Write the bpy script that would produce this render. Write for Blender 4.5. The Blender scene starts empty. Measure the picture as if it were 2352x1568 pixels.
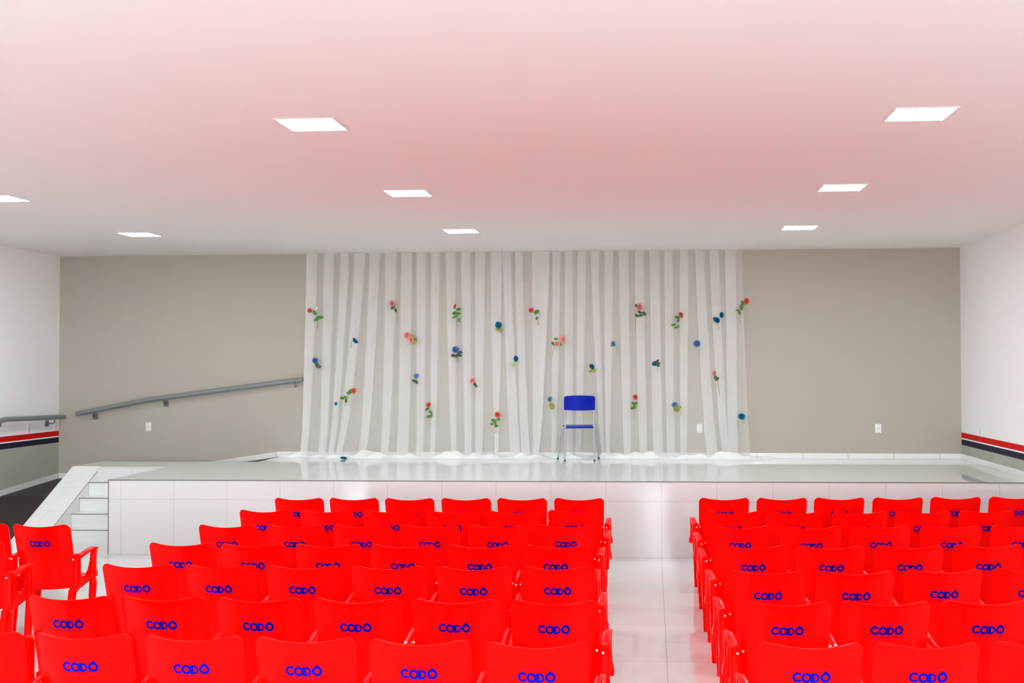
import bpy, bmesh, math, random
from mathutils import Vector, Matrix
random.seed(7)
D = bpy.data
SC = bpy.context.scene
COL = SC.collection
PI = math.pi

# ------------------------------------------------------------------ camera
F, YAW, PITCH, ROLL, SX = 2734.28, .0713, .0214, -.0023, 124.57
EYE = Vector((0, 0, 2.04))
cy, sy = math.cos(YAW), math.sin(YAW)
FW = Vector((-sy*math.cos(PITCH), cy*math.cos(PITCH), math.sin(PITCH)))
RT = Vector((cy, sy, 0)); UP = RT.cross(FW)
c_, s_ = math.cos(ROLL), math.sin(ROLL)
RT, UP = c_*RT+s_*UP, -s_*RT+c_*UP
cam = D.cameras.new('camera'); camo = D.objects.new('camera', cam); COL.objects.link(camo)
cam.sensor_width = 36; cam.sensor_fit = 'HORIZONTAL'; cam.lens = F/2352*36
cam.shift_x = -SX/2352
cam.clip_start = .05; cam.clip_end = 200
camo.matrix_world = Matrix(((RT.x, UP.x, -FW.x, 0), (RT.y, UP.y, -FW.y, 0), (RT.z, UP.z, -FW.z, EYE.z), (0, 0, 0, 1)))
SC.camera = camo

def at(px, py, X=None, Y=None, Z=None):
    """point of the place that the photo shows at a pixel, on a known plane"""
    d = FW + RT*((px-1176-SX)/F) - UP*((py-784)/F)
    t = X/d.x if X is not None else (Y/d.y if Y is not None else (Z-EYE.z)/d.z)
    return EYE + d*t

# ------------------------------------------------------------------ materials
def new_mat(name):
    m = D.materials.new(name); m.use_nodes = True
    n = m.node_tree.nodes; n.clear()
    out = n.new('ShaderNodeOutputMaterial')
    return m, n, m.node_tree.links, out

def plain(name, col, rough=.5, spec=.5, metal=0., bump=0., bscale=40., vary=0., vscale=3., coat=0.):
    m, n, l, out = new_mat(name)
    b = n.new('ShaderNodeBsdfPrincipled'); l.new(b.outputs[0], out.inputs[0])
    b.inputs['Base Color'].default_value = (*col, 1)
    b.inputs['Roughness'].default_value = rough
    b.inputs['Specular IOR Level'].default_value = spec
    b.inputs['Metallic'].default_value = metal
    b.inputs['Coat Weight'].default_value = coat
    b.inputs['Coat Roughness'].default_value = .05
    tc = n.new('ShaderNodeTexCoord')
    if vary:
        nz = n.new('ShaderNodeTexNoise'); nz.inputs['Scale'].default_value = vscale; nz.inputs['Detail'].default_value = 4
        l.new(tc.outputs['Object'], nz.inputs['Vector'])
        mx = n.new('ShaderNodeMix'); mx.data_type = 'RGBA'
        mx.inputs[6].default_value = (*[max(0, c*(1-vary)) for c in col], 1)
        mx.inputs[7].default_value = (*[min(1, c*(1+vary)) for c in col], 1)
        l.new(nz.outputs[0], mx.inputs[0]); l.new(mx.outputs[2], b.inputs['Base Color'])
    if bump:
        nz = n.new('ShaderNodeTexNoise'); nz.inputs['Scale'].default_value = bscale; nz.inputs['Detail'].default_value = 3
        l.new(tc.outputs['Object'], nz.inputs['Vector'])
        bp = n.new('ShaderNodeBump'); bp.inputs['Strength'].default_value = bump; bp.inputs['Distance'].default_value = .01
        l.new(nz.outputs[0], bp.inputs['Height']); l.new(bp.outputs[0], b.inputs['Normal'])
    return m

def math_node(n, l, op, a, b=None):
    x = n.new('ShaderNodeMath'); x.operation = op
    for i, v in enumerate((a, b)):
        if v is None: continue
        if isinstance(v, (int, float)): x.inputs[i].default_value = v
        else: l.new(v, x.inputs[i])
    return x.outputs[0]

def tiled(name, col, grout, joints, rough=.08, spec=.5, w=.004, coat=0., vary=.02, wave=.02):
    """joints: list of (axis, period, offset): grout lines by object coordinate"""
    m, n, l, out = new_mat(name)
    b = n.new('ShaderNodeBsdfPrincipled'); l.new(b.outputs[0], out.inputs[0])
    b.inputs['Roughness'].default_value = rough; b.inputs['Specular IOR Level'].default_value = spec
    b.inputs['Coat Weight'].default_value = coat; b.inputs['Coat Roughness'].default_value = .02
    tc = n.new('ShaderNodeTexCoord'); sp = n.new('ShaderNodeSeparateXYZ'); l.new(tc.outputs['Object'], sp.inputs[0])
    mask = None
    for ax, per, off in joints:
        v = math_node(n, l, 'SUBTRACT', sp.outputs['XYZ'.index(ax)], off)
        v = math_node(n, l, 'DIVIDE', v, per)
        v = math_node(n, l, 'ADD', v, .5)
        v = math_node(n, l, 'FRACT', v)
        v = math_node(n, l, 'SUBTRACT', v, .5)
        v = math_node(n, l, 'ABSOLUTE', v)
        v = math_node(n, l, 'LESS_THAN', v, w/2/per)
        mask = v if mask is None else math_node(n, l, 'MAXIMUM', mask, v)
    nz = n.new('ShaderNodeTexNoise'); nz.inputs['Scale'].default_value = 1.3; nz.inputs['Detail'].default_value = 3
    l.new(tc.outputs['Object'], nz.inputs['Vector'])
    mv = n.new('ShaderNodeMix'); mv.data_type = 'RGBA'
    mv.inputs[6].default_value = (*[c*(1-vary) for c in col], 1); mv.inputs[7].default_value = (*[min(1, c*(1+vary)) for c in col], 1)
    l.new(nz.outputs[0], mv.inputs[0])
    mx = n.new('ShaderNodeMix'); mx.data_type = 'RGBA'
    l.new(mask, mx.inputs[0]); l.new(mv.outputs[2], mx.inputs[6]); mx.inputs[7].default_value = (*grout, 1)
    l.new(mx.outputs[2], b.inputs['Base Color'])
    # slightly wavy polish
    n2 = n.new('ShaderNodeTexNoise'); n2.inputs['Scale'].default_value = 2.2; n2.inputs['Detail'].default_value = 1
    l.new(tc.outputs['Object'], n2.inputs['Vector'])
    bp = n.new('ShaderNodeBump'); bp.inputs['Strength'].default_value = wave; bp.inputs['Distance'].default_value = .05
    l.new(n2.outputs[0], bp.inputs['Height']); l.new(bp.outputs[0], b.inputs['Normal'])
    return m

def striped_wall(name, white, red, navy, low, zr1, zr0, zn1, zn0):
    m, n, l, out = new_mat(name)
    b = n.new('ShaderNodeBsdfPrincipled'); l.new(b.outputs[0], out.inputs[0])
    b.inputs['Roughness'].default_value = .6; b.inputs['Specular IOR Level'].default_value = .12
    tc = n.new('ShaderNodeTexCoord'); sp = n.new('ShaderNodeSeparateXYZ'); l.new(tc.outputs['Object'], sp.inputs[0])
    nz = n.new('ShaderNodeTexNoise'); nz.inputs['Scale'].default_value = 2.5; nz.inputs['Detail'].default_value = 6
    l.new(tc.outputs['Object'], nz.inputs['Vector'])
    lowmix = n.new('ShaderNodeMix'); lowmix.data_type = 'RGBA'
    lowmix.inputs[6].default_value = (*[c*.8 for c in low], 1); lowmix.inputs[7].default_value = (*[c*1.15 for c in low], 1)
    l.new(nz.outputs[0], lowmix.inputs[0])
    cur = lowmix.outputs[2]
    for z, c in ((zn0, navy), (zn1, white), (zr0, red), (zr1, white)):
        g = math_node(n, l, 'GREATER_THAN', sp.outputs[2], z)
        mx = n.new('ShaderNodeMix'); mx.data_type = 'RGBA'
        l.new(g, mx.inputs[0]); l.new(cur, mx.inputs[6]); mx.inputs[7].default_value = (*c, 1)
        cur = mx.outputs[2]
    l.new(cur, b.inputs['Base Color'])
    return m

def emissive(name, col, st):
    m, n, l, out = new_mat(name)
    e = n.new('ShaderNodeEmission'); e.inputs[0].default_value = (*col, 1); e.inputs[1].default_value = st
    l.new(e.outputs[0], out.inputs[0]); return m

def sheer(name, col, opacity):
    m, n, l, out = new_mat(name)
    t = n.new('ShaderNodeBsdfTransparent'); d = n.new('ShaderNodeBsdfDiffuse'); r = n.new('ShaderNodeBsdfTranslucent')
    d.inputs[0].default_value = (*col, 1); r.inputs[0].default_value = (*col, 1)
    a = n.new('ShaderNodeMixShader'); a.inputs[0].default_value = .22
    l.new(d.outputs[0], a.inputs[1]); l.new(r.outputs[0], a.inputs[2])
    b = n.new('ShaderNodeMixShader')
    tc = n.new('ShaderNodeTexCoord'); w = n.new('ShaderNodeTexNoise'); w.inputs['Scale'].default_value = 3
    l.new(tc.outputs['Object'], w.inputs['Vector'])
    mr = n.new('ShaderNodeMapRange'); mr.inputs['To Min'].default_value = opacity-.01; mr.inputs['To Max'].default_value = opacity+.01
    l.new(w.outputs[0], mr.inputs[0]); l.new(mr.outputs[0], b.inputs[0])
    l.new(t.outputs[0], b.inputs[1]); l.new(a.outputs[0], b.inputs[2])
    l.new(b.outputs[0], out.inputs[0]); return m

SZ = .818                                            # stage height
M = {}
M['red'] = plain('red_plastic', (1.0, .0010, .0006), .16, .06)
M['blue_print'] = plain('blue_print', (.004, .002, .30), .35, .08)
M['dark_print'] = plain('small_print', (.42, .0, .035), .35, .06)
M['bolt'] = plain('bolt_cap', (.92, .86, .82), .25, .6)
M['ceiling'] = plain('ceiling_paint', (.88, .875, .87), .6, .2, bump=.03, bscale=8)
M['wall_grey'] = plain('grey_wall_paint', (.44, .405, .345), .6, .2, vary=.025, vscale=.8, bump=.05, bscale=60)
M['wall_side'] = striped_wall('striped_wall_paint', (.93, .92, .92), (.66, .003, .003), (.018, .018, .034), (.43, .43, .38), 1.169, 1.098, 1.081, 1.0075)
M['floor'] = tiled('floor_tile', (.67, .66, .645), (.34, .32, .31), [('X', .591, .10), ('Y', .59, 11.26)], .07, .6)
M['stage_top'] = tiled('stage_top_tile', (.78, .82, .79), (.70, .74, .70), [('X', .591, .10), ('Y', .59, .4)], .03, .8, w=.003, wave=.004)
M['stage_side'] = tiled('stage_side_tile', (.66, .645, .64), (.42, .40, .385), [('X', .591, .10), ('Z', .60, 0), ('Y', .591, 14.05)], .10, .5, w=.004)
M['stair'] = tiled('stair_tile', (.74, .755, .73), (.38, .38, .36), [('X', .591, -6.24)], .10, .5, w=.004)
M['edge'] = plain('tile_edge_trim', (.13, .125, .10), .4)
M['joint'] = plain('tile_joint', (.45, .45, .42), .6)
M['skirt'] = tiled('skirting_tile', (.78, .78, .75), (.40, .39, .36), [('X', .595, .21)], .15, .5, w=.006)
M['skirt_side'] = tiled('skirting_tile_side', (.78, .78, .75), (.40, .39, .36), [('Y', .595, .21)], .15, .5, w=.006)
M['ramp'] = plain('dark_ramp_floor', (.022, .015, .013), .5, .4, bump=.25, bscale=120, vary=.3, vscale=5)
M['rail'] = plain('grey_rail_paint', (.20, .225, .235), .35, .5)
M['bracket'] = plain('bracket_paint', (.13, .135, .14), .45, .5)
M['outlet'] = plain('outlet_plastic', (.85, .84, .82), .3, .5)
M['hole'] = plain('outlet_hole', (.10, .09, .09), .5)
M['frame'] = plain('lamp_frame', (.82, .80, .82), .4)
M['diffuser'] = emissive('lamp_diffuser', (.86, .955, 1.0), 64)
M['curtain'] = sheer('sheer_voile', (.98, .98, .98), .28)
M['pool'] = plain('gathered_voile', (.84, .86, .84), .8, .1, bump=.3, bscale=30)
M['blue'] = plain('blue_plastic', (.001, .012, .36), .3, .15)
M['steel'] = plain('zinc_tube', (.40, .43, .415), .35, .5, metal=.25, bump=.1, bscale=200, vary=.2, vscale=60)
M['foot'] = plain('rubber_foot', (.02, .02, .02), .6)
M['stem'] = plain('stem_green', (.13, .26, .035), .5)
M['leaf'] = plain('leaf_green', (.045, .17, .008), .45, vary=.35, vscale=30)
M['leaf_dark'] = plain('leaf_dark', (.014, .06, .014), .45, vary=.3, vscale=30)
M['leaf_olive'] = plain('leaf_olive', (.24, .26, .012), .45, vary=.5, vscale=40)
M['leaf_pale'] = plain('leaf_pale', (.36, .47, .25), .5, vary=.2, vscale=30)
M['red_petal'] = plain('coral_petal', (.74, .115, .085), .55, .2, vary=.35, vscale=45)
M['pink_petal'] = plain('pink_petal', (.84, .33, .32), .55, .2, vary=.25, vscale=45)
M['teal_petal'] = plain('teal_petal', (.003, .15, .30), .55, .2, vary=.4, vscale=45)
M['blue_petal'] = plain('blue_petal', (.075, .17, .44), .55, .2, vary=.4, vscale=45)
M['pale_petal'] = plain('pale_blue_petal', (.15, .31, .46), .55, .2, vary=.45, vscale=45)
M['bud'] = plain('white_bud', (.86, .70, .68), .5)
M['win_frame'] = plain('window_frame_paint', (.7, .7, .7), .4)

# ------------------------------------------------------------------ mesh helpers
def obj(name, bm, mat, parent=None, smooth=None):
    me = D.meshes.new(name)
    bmesh.ops.recalc_face_normals(bm, faces=bm.faces)
    bm.to_mesh(me); bm.free()
    me.materials.append(M[mat])
    if smooth is not None:
        for p in me.polygons: p.use_smooth = True
        me.set_sharp_from_angle(angle=math.radians(smooth))
    o = D.objects.new(name, me); COL.objects.link(o)
    if parent is not None: o.parent = parent
    return o

def empty(name, loc, rz=0.):
    o = D.objects.new(name, None); COL.objects.link(o)
    o.empty_display_size = .1
    o.location = loc; o.rotation_euler = (0, 0, rz); return o

def tag(o, label, cat, group=None, kind=None):
    o['label'] = label; o['category'] = cat
    if group: o['group'] = group
    if kind: o['kind'] = kind
    return o

def struct(o):
    o['kind'] = 'structure'; return o

def box(bm, x0, x1, y0, y1, z0, z1, bev=0., seg=2):
    v = [bm.verts.new((x, y, z)) for x in (x0, x1) for y in (y0, y1) for z in (z0, z1)]
    fs = [bm.faces.new([v[i] for i in q]) for q in ((0, 1, 3, 2), (4, 6, 7, 5), (0, 4, 5, 1), (2, 3, 7, 6), (0, 2, 6, 4), (1, 5, 7, 3))]
    if bev:
        es = list({e for f in fs for e in f.edges})
        bmesh.ops.bevel(bm, geom=es, offset=bev, segments=seg, affect='EDGES', profile=.5)

def prism(bm, poly, axis, a, b):
    """extrude a polygon given in the other two axes (cyclic order x,y,z without axis)"""
    def P(p, t):
        return {'X': (t, p[0], p[1]), 'Y': (p[0], t, p[1]), 'Z': (p[0], p[1], t)}[axis]
    A = [bm.verts.new(P(p, a)) for p in poly]; B = [bm.verts.new(P(p, b)) for p in poly]
    bm.faces.new(A); bm.faces.new(B[::-1])
    for i in range(len(poly)):
        j = (i+1) % len(poly); bm.faces.new((A[i], A[j], B[j], B[i]))

def tube(bm, pts, r, n=12, caps=True):
    pts = [Vector(p) for p in pts]; rings = []
    ref = None
    for i, p in enumerate(pts):
        t = ((pts[i+1]-p) if i == 0 else (p-pts[i-1]) if i == len(pts)-1 else (pts[i+1]-p).normalized()+(p-pts[i-1]).normalized()).normalized()
        if ref is None:
            ref = Vector((0, 0, 1)) if abs(t.z) < .9 else Vector((1, 0, 0))
        a = (ref - t*ref.dot(t)).normalized(); ref = a; b = t.cross(a)
        rr = r[i] if isinstance(r, (list, tuple)) else r
        rings.append([bm.verts.new(p+(a*math.cos(2*PI*k/n)+b*math.sin(2*PI*k/n))*rr) for k in range(n)])
    for A, B in zip(rings, rings[1:]):
        for k in range(n): bm.faces.new((A[k], A[(k+1) % n], B[(k+1) % n], B[k]))
    if caps: bm.faces.new(rings[0][::-1]); bm.faces.new(rings[-1])

def bend(a, b, c, r, n=6):
    """points of a rounded corner a-b-c"""
    a, b, c = Vector(a), Vector(b), Vector(c)
    p = b+(a-b).normalized()*r; q = b+(c-b).normalized()*r
    return [p.lerp(b, t).lerp(b.lerp(q, t), t) for t in [i/n for i in range(n+1)]]

def loft(bm, secs):
    """secs: list of rings (equal length lists of points); closed with caps"""
    R = [[bm.verts.new(p) for p in s] for s in secs]; n = len(R[0])
    for A, B in zip(R, R[1:]):
        for k in range(n): bm.faces.new((A[k], A[(k+1) % n], B[(k+1) % n], B[k]))
    bm.faces.new(R[0][::-1]); bm.faces.new(R[-1])

def solid(bm, front, back):
    """two grids [row][col] of points, joined round their rim"""
    Fv = [[bm.verts.new(p) for p in r] for r in front]; Bv = [[bm.verts.new(p) for p in r] for r in back]
    nr, nc = len(Fv), len(Fv[0])
    for i in range(nr-1):
        for j in range(nc-1):
            bm.faces.new((Fv[i][j], Fv[i][j+1], Fv[i+1][j+1], Fv[i+1][j]))
            bm.faces.new((Bv[i][j], Bv[i+1][j], Bv[i+1][j+1], Bv[i][j+1]))
    loop = [(0, j) for j in range(nc)]+[(i, nc-1) for i in range(1, nr)]+[(nr-1, j) for j in range(nc-2, -1, -1)]+[(i, 0) for i in range(nr-2, 0, -1)]
    rim = []
    for k in range(len(loop)):
        a, b = loop[k], loop[(k+1) % len(loop)]
        rim.append(bm.faces.new((Fv[a[0]][a[1]], Bv[a[0]][a[1]], Bv[b[0]][b[1]], Fv[b[0]][b[1]])))
    bm.normal_update()
    es = []
    for (a, b) in [(loop[k], loop[(k+1) % len(loop)]) for k in range(len(loop))]:
        for G in (Fv, Bv):
            e = bm.edges.get((G[a[0]][a[1]], G[b[0]][b[1]]))
            if e: es.append(e)
    return es

# ------------------------------------------------------------------ the room
XL, XR, YF, YN, HC = -8.242, 4.065, 16.03, -4.0, 3.60
def yb(x): return 16.0268-.0054*x                      # the back wall is a touch out of square

bm = bmesh.new(); box(bm, XL-.15, XR+.15, YN-.15, yb(XL)+.15, -.15, 0); struct(obj('floor', bm, 'floor'))
bm = bmesh.new(); box(bm, XL-.15, XR+.15, YN-.15, yb(XL)+.15, HC, HC+.15); struct(obj('ceiling', bm, 'ceiling'))
bm = bmesh.new(); box(bm, XL-.15, XL, YN, yb(XL)+.15, 0, HC); struct(obj('wall_left', bm, 'wall_side'))
bm = bmesh.new(); box(bm, XR, XR+.15, YN, yb(XR)+.15, 0, HC); struct(obj('wall_right', bm, 'wall_side'))
bm = bmesh.new(); prism(bm, [(XL, yb(XL)), (XR, yb(XR)), (XR, yb(XR)+.15), (XL, yb(XL)+.15)], 'Z', 0, HC); struct(obj('wall_back', bm, 'wall_grey'))
# the wall behind the camera, with three wide windows that let the day in
WIN = [(-7.2, -4.4), (-3.5, -.7), (.2, 3.0)]
W0, W1 = .9, 3.0
def portal(x, y, z, w_, h_, side):
    p = D.lights.new('window_portal', 'AREA'); p.shape = 'RECTANGLE'; p.size = w_; p.size_y = h_
    p.cycles.is_portal = True
    o = D.objects.new('window_portal', p); COL.objects.link(o)
    d = Vector((0, 1, 0)) if side == 0 else Vector((-side, 0, 0))      # into the room
    o.location = (x, y, z); o.rotation_euler = d.to_track_quat('-Z', 'Z').to_euler()
bm = bmesh.new()
box(bm, XL-.15, XR+.15, YN-.15, YN, 0, W0); box(bm, XL-.15, XR+.15, YN-.15, YN, W1, HC)
xs = [XL-.15]+[v for w in WIN for v in w]+[XR+.15]
for i in range(0, len(xs), 2): box(bm, xs[i], xs[i+1], YN-.15, YN, W0, W1)
struct(obj('wall_front', bm, 'wall_side'))
for k, (a, b) in enumerate(WIN):
    bm = bmesh.new()
    for x in (a+.02, (2*a+b)/3, (a+2*b)/3, b-.02): box(bm, x-.02, x+.02, YN-.10, YN-.04, W0, W1)
    for z in (W0+.02, 1.9, W1-.02): box(bm, a, b, YN-.10, YN-.04, z-.02, z+.02)
    struct(obj('window_%d' % (k+1), bm, 'win_frame'))
    portal((a+b)/2, YN-.16, (W0+W1)/2, b-a, W1-W0, 0)
w = D.worlds.new('sky'); SC.world = w; w.use_nodes = True
bg = w.node_tree.nodes['Background']
# hazy bright sky above the horizon, darker ground below it
wn, wl_ = w.node_tree.nodes, w.node_tree.links
tc = wn.new('ShaderNodeTexCoord'); sp = wn.new('ShaderNodeSeparateXYZ'); wl_.new(tc.outputs['Generated'], sp.inputs[0])
mr = wn.new('ShaderNodeMapRange'); mr.inputs['From Min'].default_value = -.10; mr.inputs['From Max'].default_value = -.02
wl_.new(sp.outputs[2], mr.inputs[0])
mx = wn.new('ShaderNodeMix'); mx.data_type = 'RGBA'; wl_.new(mr.outputs[0], mx.inputs[0])
mx.inputs[6].default_value = (.22, .23, .23, 1); mx.inputs[7].default_value = (.87, .96, 1.0, 1)
wl_.new(mx.outputs[2], bg.inputs[0]); bg.inputs[1].default_value = 22.0

# ------------------------------------------------------------------ stage, stair, ramp
XS, XI, XO = -5.951, -6.833, -7.203
YS = lambda x: 12.7872+.0125*x
YNB, YRB, XT = 14.30, 15.16, -5.10            # notch back, ramp edge, where the ramp meets the stage
stage = empty('stage', (0, YS(0), 0))
tag(stage, 'white tiled stage platform with grey-green glossy top along the back wall', 'stage')
off = Vector((0, YS(0), 0))
def sobj(name, bm, mat, parent, smooth=None):
    o = obj(name, bm, mat, parent, smooth)
    return o
stage.location = (0, 0, 0)
bm = bmesh.new()
outline = [(XS, YS(XS)), (XR-.002, YS(XR)), (XR-.002, yb(XR)-.002), (XT, yb(XT)-.002), (XT, YRB), (XO, YRB), (XO, YNB+.1), (XI, YNB+.1), (XI, YNB), (XS, YNB)]
prism(bm, outline, 'Z', 0, SZ-.012); obj('platform', bm, 'stage_side', stage)
bm = bmesh.new()
prism(bm, outline, 'Z', SZ-.009, SZ); obj('tiled_top', bm, 'stage_top', stage)
bm = bmesh.new()
prism(bm, [(XS-.004, YS(XS)-.005), (XR-.002, YS(XR)-.005), (XR-.002, YS(XR)+.004), (XS+.004, YS(XS)+.004), (XS+.004, YNB), (XS-.004, YNB)], 'Z', SZ-.011, SZ-.001)
box(bm, XS-.004, XS+.004, YS(XS)-.004, YS(XS)+.004, 0, SZ-.011)
obj('edge_trim', bm, 'edge', stage)
# stair between the stage body and the sloping side wall
hts = [.164, .327, .491, .655]; ys = [13.44, 13.63, 13.83, 14.065]
for k in range(4):
    bm = bmesh.new()
    box(bm, XI, XS-.004, ys[k], (ys[k+1] if k < 3 else YNB), 0, hts[k]-.010)
    so = obj('stair_step', bm, 'stair', stage)
    bm = bmesh.new(); box(bm, XI, XS-.004, ys[k]-.004, (ys[k+1]+.0 if k < 3 else YNB), hts[k]-.0095, hts[k], .002, 1)
    obj('tread', bm, 'stair', so)
    bm = bmesh.new(); box(bm, XI, XS-.004, ys[k]-.0060, ys[k]-.003, hts[k]-.010, hts[k]-.001)
    obj('nosing', bm, 'edge', so)
bm = bmesh.new()
prism(bm, [(12.76, 0), (YNB+.1, 0), (YNB+.1, SZ), (YNB+.17, SZ), (YNB+.17, SZ-.002), (YNB+.1, SZ-.002)][:4] and [(12.76, 0), (YNB+.1, 0), (YNB+.1, SZ-.001), (14.44, SZ-.001)][:3]+[(14.43, SZ-.001)][:0], 'X', XO, XI)
obj('side_wall', bm, 'stair', stage)
# thin tile joint line on the sloping side wall top
bm = bmesh.new()
sl = (SZ-.001)/(YNB+.1-12.76)
for x0, x1, a, b in ((XO+.16, XO+.1625, 12.9, 14.3),):
    v = [bm.verts.new((x, y, (y-12.76)*sl+.0015)) for x, y in ((x0, a), (x1, a), (x1, b), (x0, b))]; bm.faces.new(v)
for y in (13.05, 13.5, 13.95):
    v = [bm.verts.new((x, yy, (yy-12.76)*sl+.0015)) for x, yy in ((XO, y), (XI, y), (XI, y+.004), (XO, y+.004))]; bm.faces.new(v)
obj('tile_joint', bm, 'joint', stage)
bm = bmesh.new(); v = [bm.verts.new((XI+dx, y, (y-12.76)*sl+.001)) for dx, y in ((-.007, 12.8), (.001, 12.8), (.001, YNB+.05), (-.007, YNB+.05))]; bm.faces.new(v)
obj('side_wall_trim', bm, 'edge', stage)

# dark ramp: up along the left wall, round the corner, up along the back wall to stage level
bm = bmesh.new()
def top_grid(pts):
    return pts
P = {}
def V(x, y, z): return bm.verts.new((x, y, z))
def slab(q):
    t = [V(*p) for p in q]; b = [V(p[0], p[1], 0) for p in q]
    bm.faces.new(t); bm.faces.new(b[::-1])
    for i in range(4):
        j = (i+1) % 4; bm.faces.new((t[i], b[i], b[j], t[j]))
e = .003
RX = XL+.002
slab([(RX, 12.80, .002), (XO-e, 12.80, .002), (XO-e, 14.58, .421), (RX, 14.58, .421)])
slab([(RX, 14.58, .421), (XO-e, 14.58, .421), (XO-e, YRB, .452), (RX, YRB, .452)])
slab([(RX, YRB, .452), (XO, YRB, .452), (XO, yb(XO)-.002, .507), (RX, yb(XL)-.002, .507)])
slab([(XO, YRB+e, .452), (XT-e, YRB+e, SZ-.004), (XT-e, yb(XT)-.002, SZ-.004), (XO, yb(XO)-.002, .507)])
ramp = obj('ramp', bm, 'ramp')
tag(ramp, 'dark brown non-slip ramp climbing beside the left wall to the stage', 'ramp')

# skirting tiles
sk = .072
def skirt(name, pts, mat, inward):
    bm = bmesh.new(); t = .012
    for (a, b) in zip(pts, pts[1:]):
        ax, ay, az = a; bx, by, bz = b
        q = [(ax, ay, az+.001), (bx, by, bz+.001), (bx, by, bz+sk), (ax, ay, az+sk)]
        q2 = [(p[0]+inward[0]*t, p[1]+inward[1]*t, p[2]) for p in q]
        A = [bm.verts.new(p) for p in q]; B = [bm.verts.new(p) for p in q2]
        bm.faces.new(A); bm.faces.new(B[::-1])
        for i in range(4):
            j = (i+1) % 4; bm.faces.new((A[i], A[j], B[j], B[i]))
    struct(obj(name, bm, mat))
skirt('baseboard_back', [(XL, yb(XL), .507), (XO, yb(XO), .507), (XT, yb(XT), SZ), (XR, yb(XR), SZ)], 'skirt', (0, -1))
skirt('baseboard_right', [(XR, YS(XR), SZ), (XR, yb(XR)-.013, SZ)], 'skirt_side', (-1, 0))
skirt('baseboard_left', [(XL, 5, 0), (XL, 12.8, 0), (XL, 14.58, .421), (XL, yb(XL)-.013, .507)], 'skirt_side', (1, 0))

# ------------------------------------------------------------------ handrails
def handrail(path, r, brackets, label, wallv):
    root = empty('handrail', path[0]); tag(root, label, 'handrail')
    o = Vector(path[0])
    bm = bmesh.new()
    pts = [Vector(path[0])-o]
    for a, b, c in zip(path, path[1:], path[2:]): pts += [p-o for p in bend(a, b, c, .12)]
    pts.append(Vector(path[-1])-o)
    tube(bm, pts, r, 20); obj('rail', bm, 'rail', root, 50)
    for b in brackets:
        b = Vector(b)-o; wv = Vector(wallv)
        bm = bmesh.new()
        d = b+Vector((0, 0, -r)); lo = b+Vector((0, 0, -.085)); wl = lo+wv
        tube(bm, [d+Vector((0, 0, .02))]+bend(d, lo, wl, .03)+[wl], .008, 8)
        br = obj('bracket', bm, 'bracket', root, 50)
        bm = bmesh.new()
        n = wv.normalized(); s = Vector((n.y, -n.x, 0))
        c = wl
        vv = []
        for q in (-1, 1):
            for zz in (-1, 1):
                for dd in (-.010, 0): vv.append(c+s*.036*q+Vector((0, 0, .040*zz))+n*dd)
        vs = [bm.verts.new(v) for v in vv]
        for q in ((0, 1, 3, 2), (4, 6, 7, 5), (0, 4, 5, 1), (2, 3, 7, 6), (0, 2, 6, 4), (1, 5, 7, 3)): bm.faces.new([vs[i] for i in q])
        obj('wall_plate', bm, 'bracket', br)
    return root
YR = 15.98
hp = [at(175, 950, Y=YR), at(345, 917, Y=YR), at(695, 871, Y=YR)]
def on_rail(px):
    a, b = (hp[0], hp[1]) if px < 345 else (hp[1], hp[2])
    x = at(px, 920, Y=YR).x; t = (x-a.x)/(b.x-a.x); return a.lerp(b, t)
handrail(hp, .034, [on_rail(213), on_rail(376), on_rail(677)], 'long grey handrail sloping up the grey back wall towards the white curtain', (0, .085, 0))
lp = [Vector((-8.12, 12.9, 1.02)), at(6, 963, X=-8.12), at(146, 957, X=-8.12)]
handrail(lp, .032, [lp[1].lerp(lp[2], .84), lp[0].lerp(lp[1], .97)], 'short grey handrail on the white left wall above the red stripe', (-.11, 0, 0))

# ------------------------------------------------------------------ outlets
def outlet(loc, n, label):
    """n: 'Y' faces -Y on the back wall, '+X'/'-X' on the side walls"""
    rz = {'Y': 0, '+X': PI/2, '-X': -PI/2}[n]
    root = empty('power_outlet', loc, rz); tag(root, label, 'power outlet')
    bm = bmesh.new(); box(bm, -.040, .040, -.010, 0, -.060, .060, .006, 3); obj('cover_plate', bm, 'outlet', root, 40)
    bm = bmesh.new()
    for x in (-.011, 0, .011): box(bm, x-.003, x+.003, -.0115, -.0098, -.004, .004)
    obj('socket', bm, 'hole', root)
    for z in (-.045, .045):
        bm = bmesh.new(); box(bm, -.003, .003, -.0112, -.0098, z-.003, z+.003); obj('screw', bm, 'hole', root)
outlet((at(341, 980, Y=16.06).x, yb(-6.9), 1.225), 'Y', 'white outlet on the grey back wall below the long handrail')
outlet((at(2017, 983, Y=16.01).x, yb(3), 1.22), 'Y', 'white outlet on the bare grey wall right of the curtain')
outlet((at(1607, 984, Y=16.02).x, yb(.64), 1.215), 'Y', 'white outlet seen faintly through the sheer curtain right of the blue chair')
outlet((XL, at(65, 985, X=XL).y, 1.245), '+X', 'white outlet on the left wall above the red stripe, nearer the camera')
outlet((XL, 15.97, 1.235), '+X', 'white outlet on the left wall tight in the back corner')
outlet((XR, 15.06, 1.225), '-X', 'white outlet on the right wall just above the red stripe')

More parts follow.
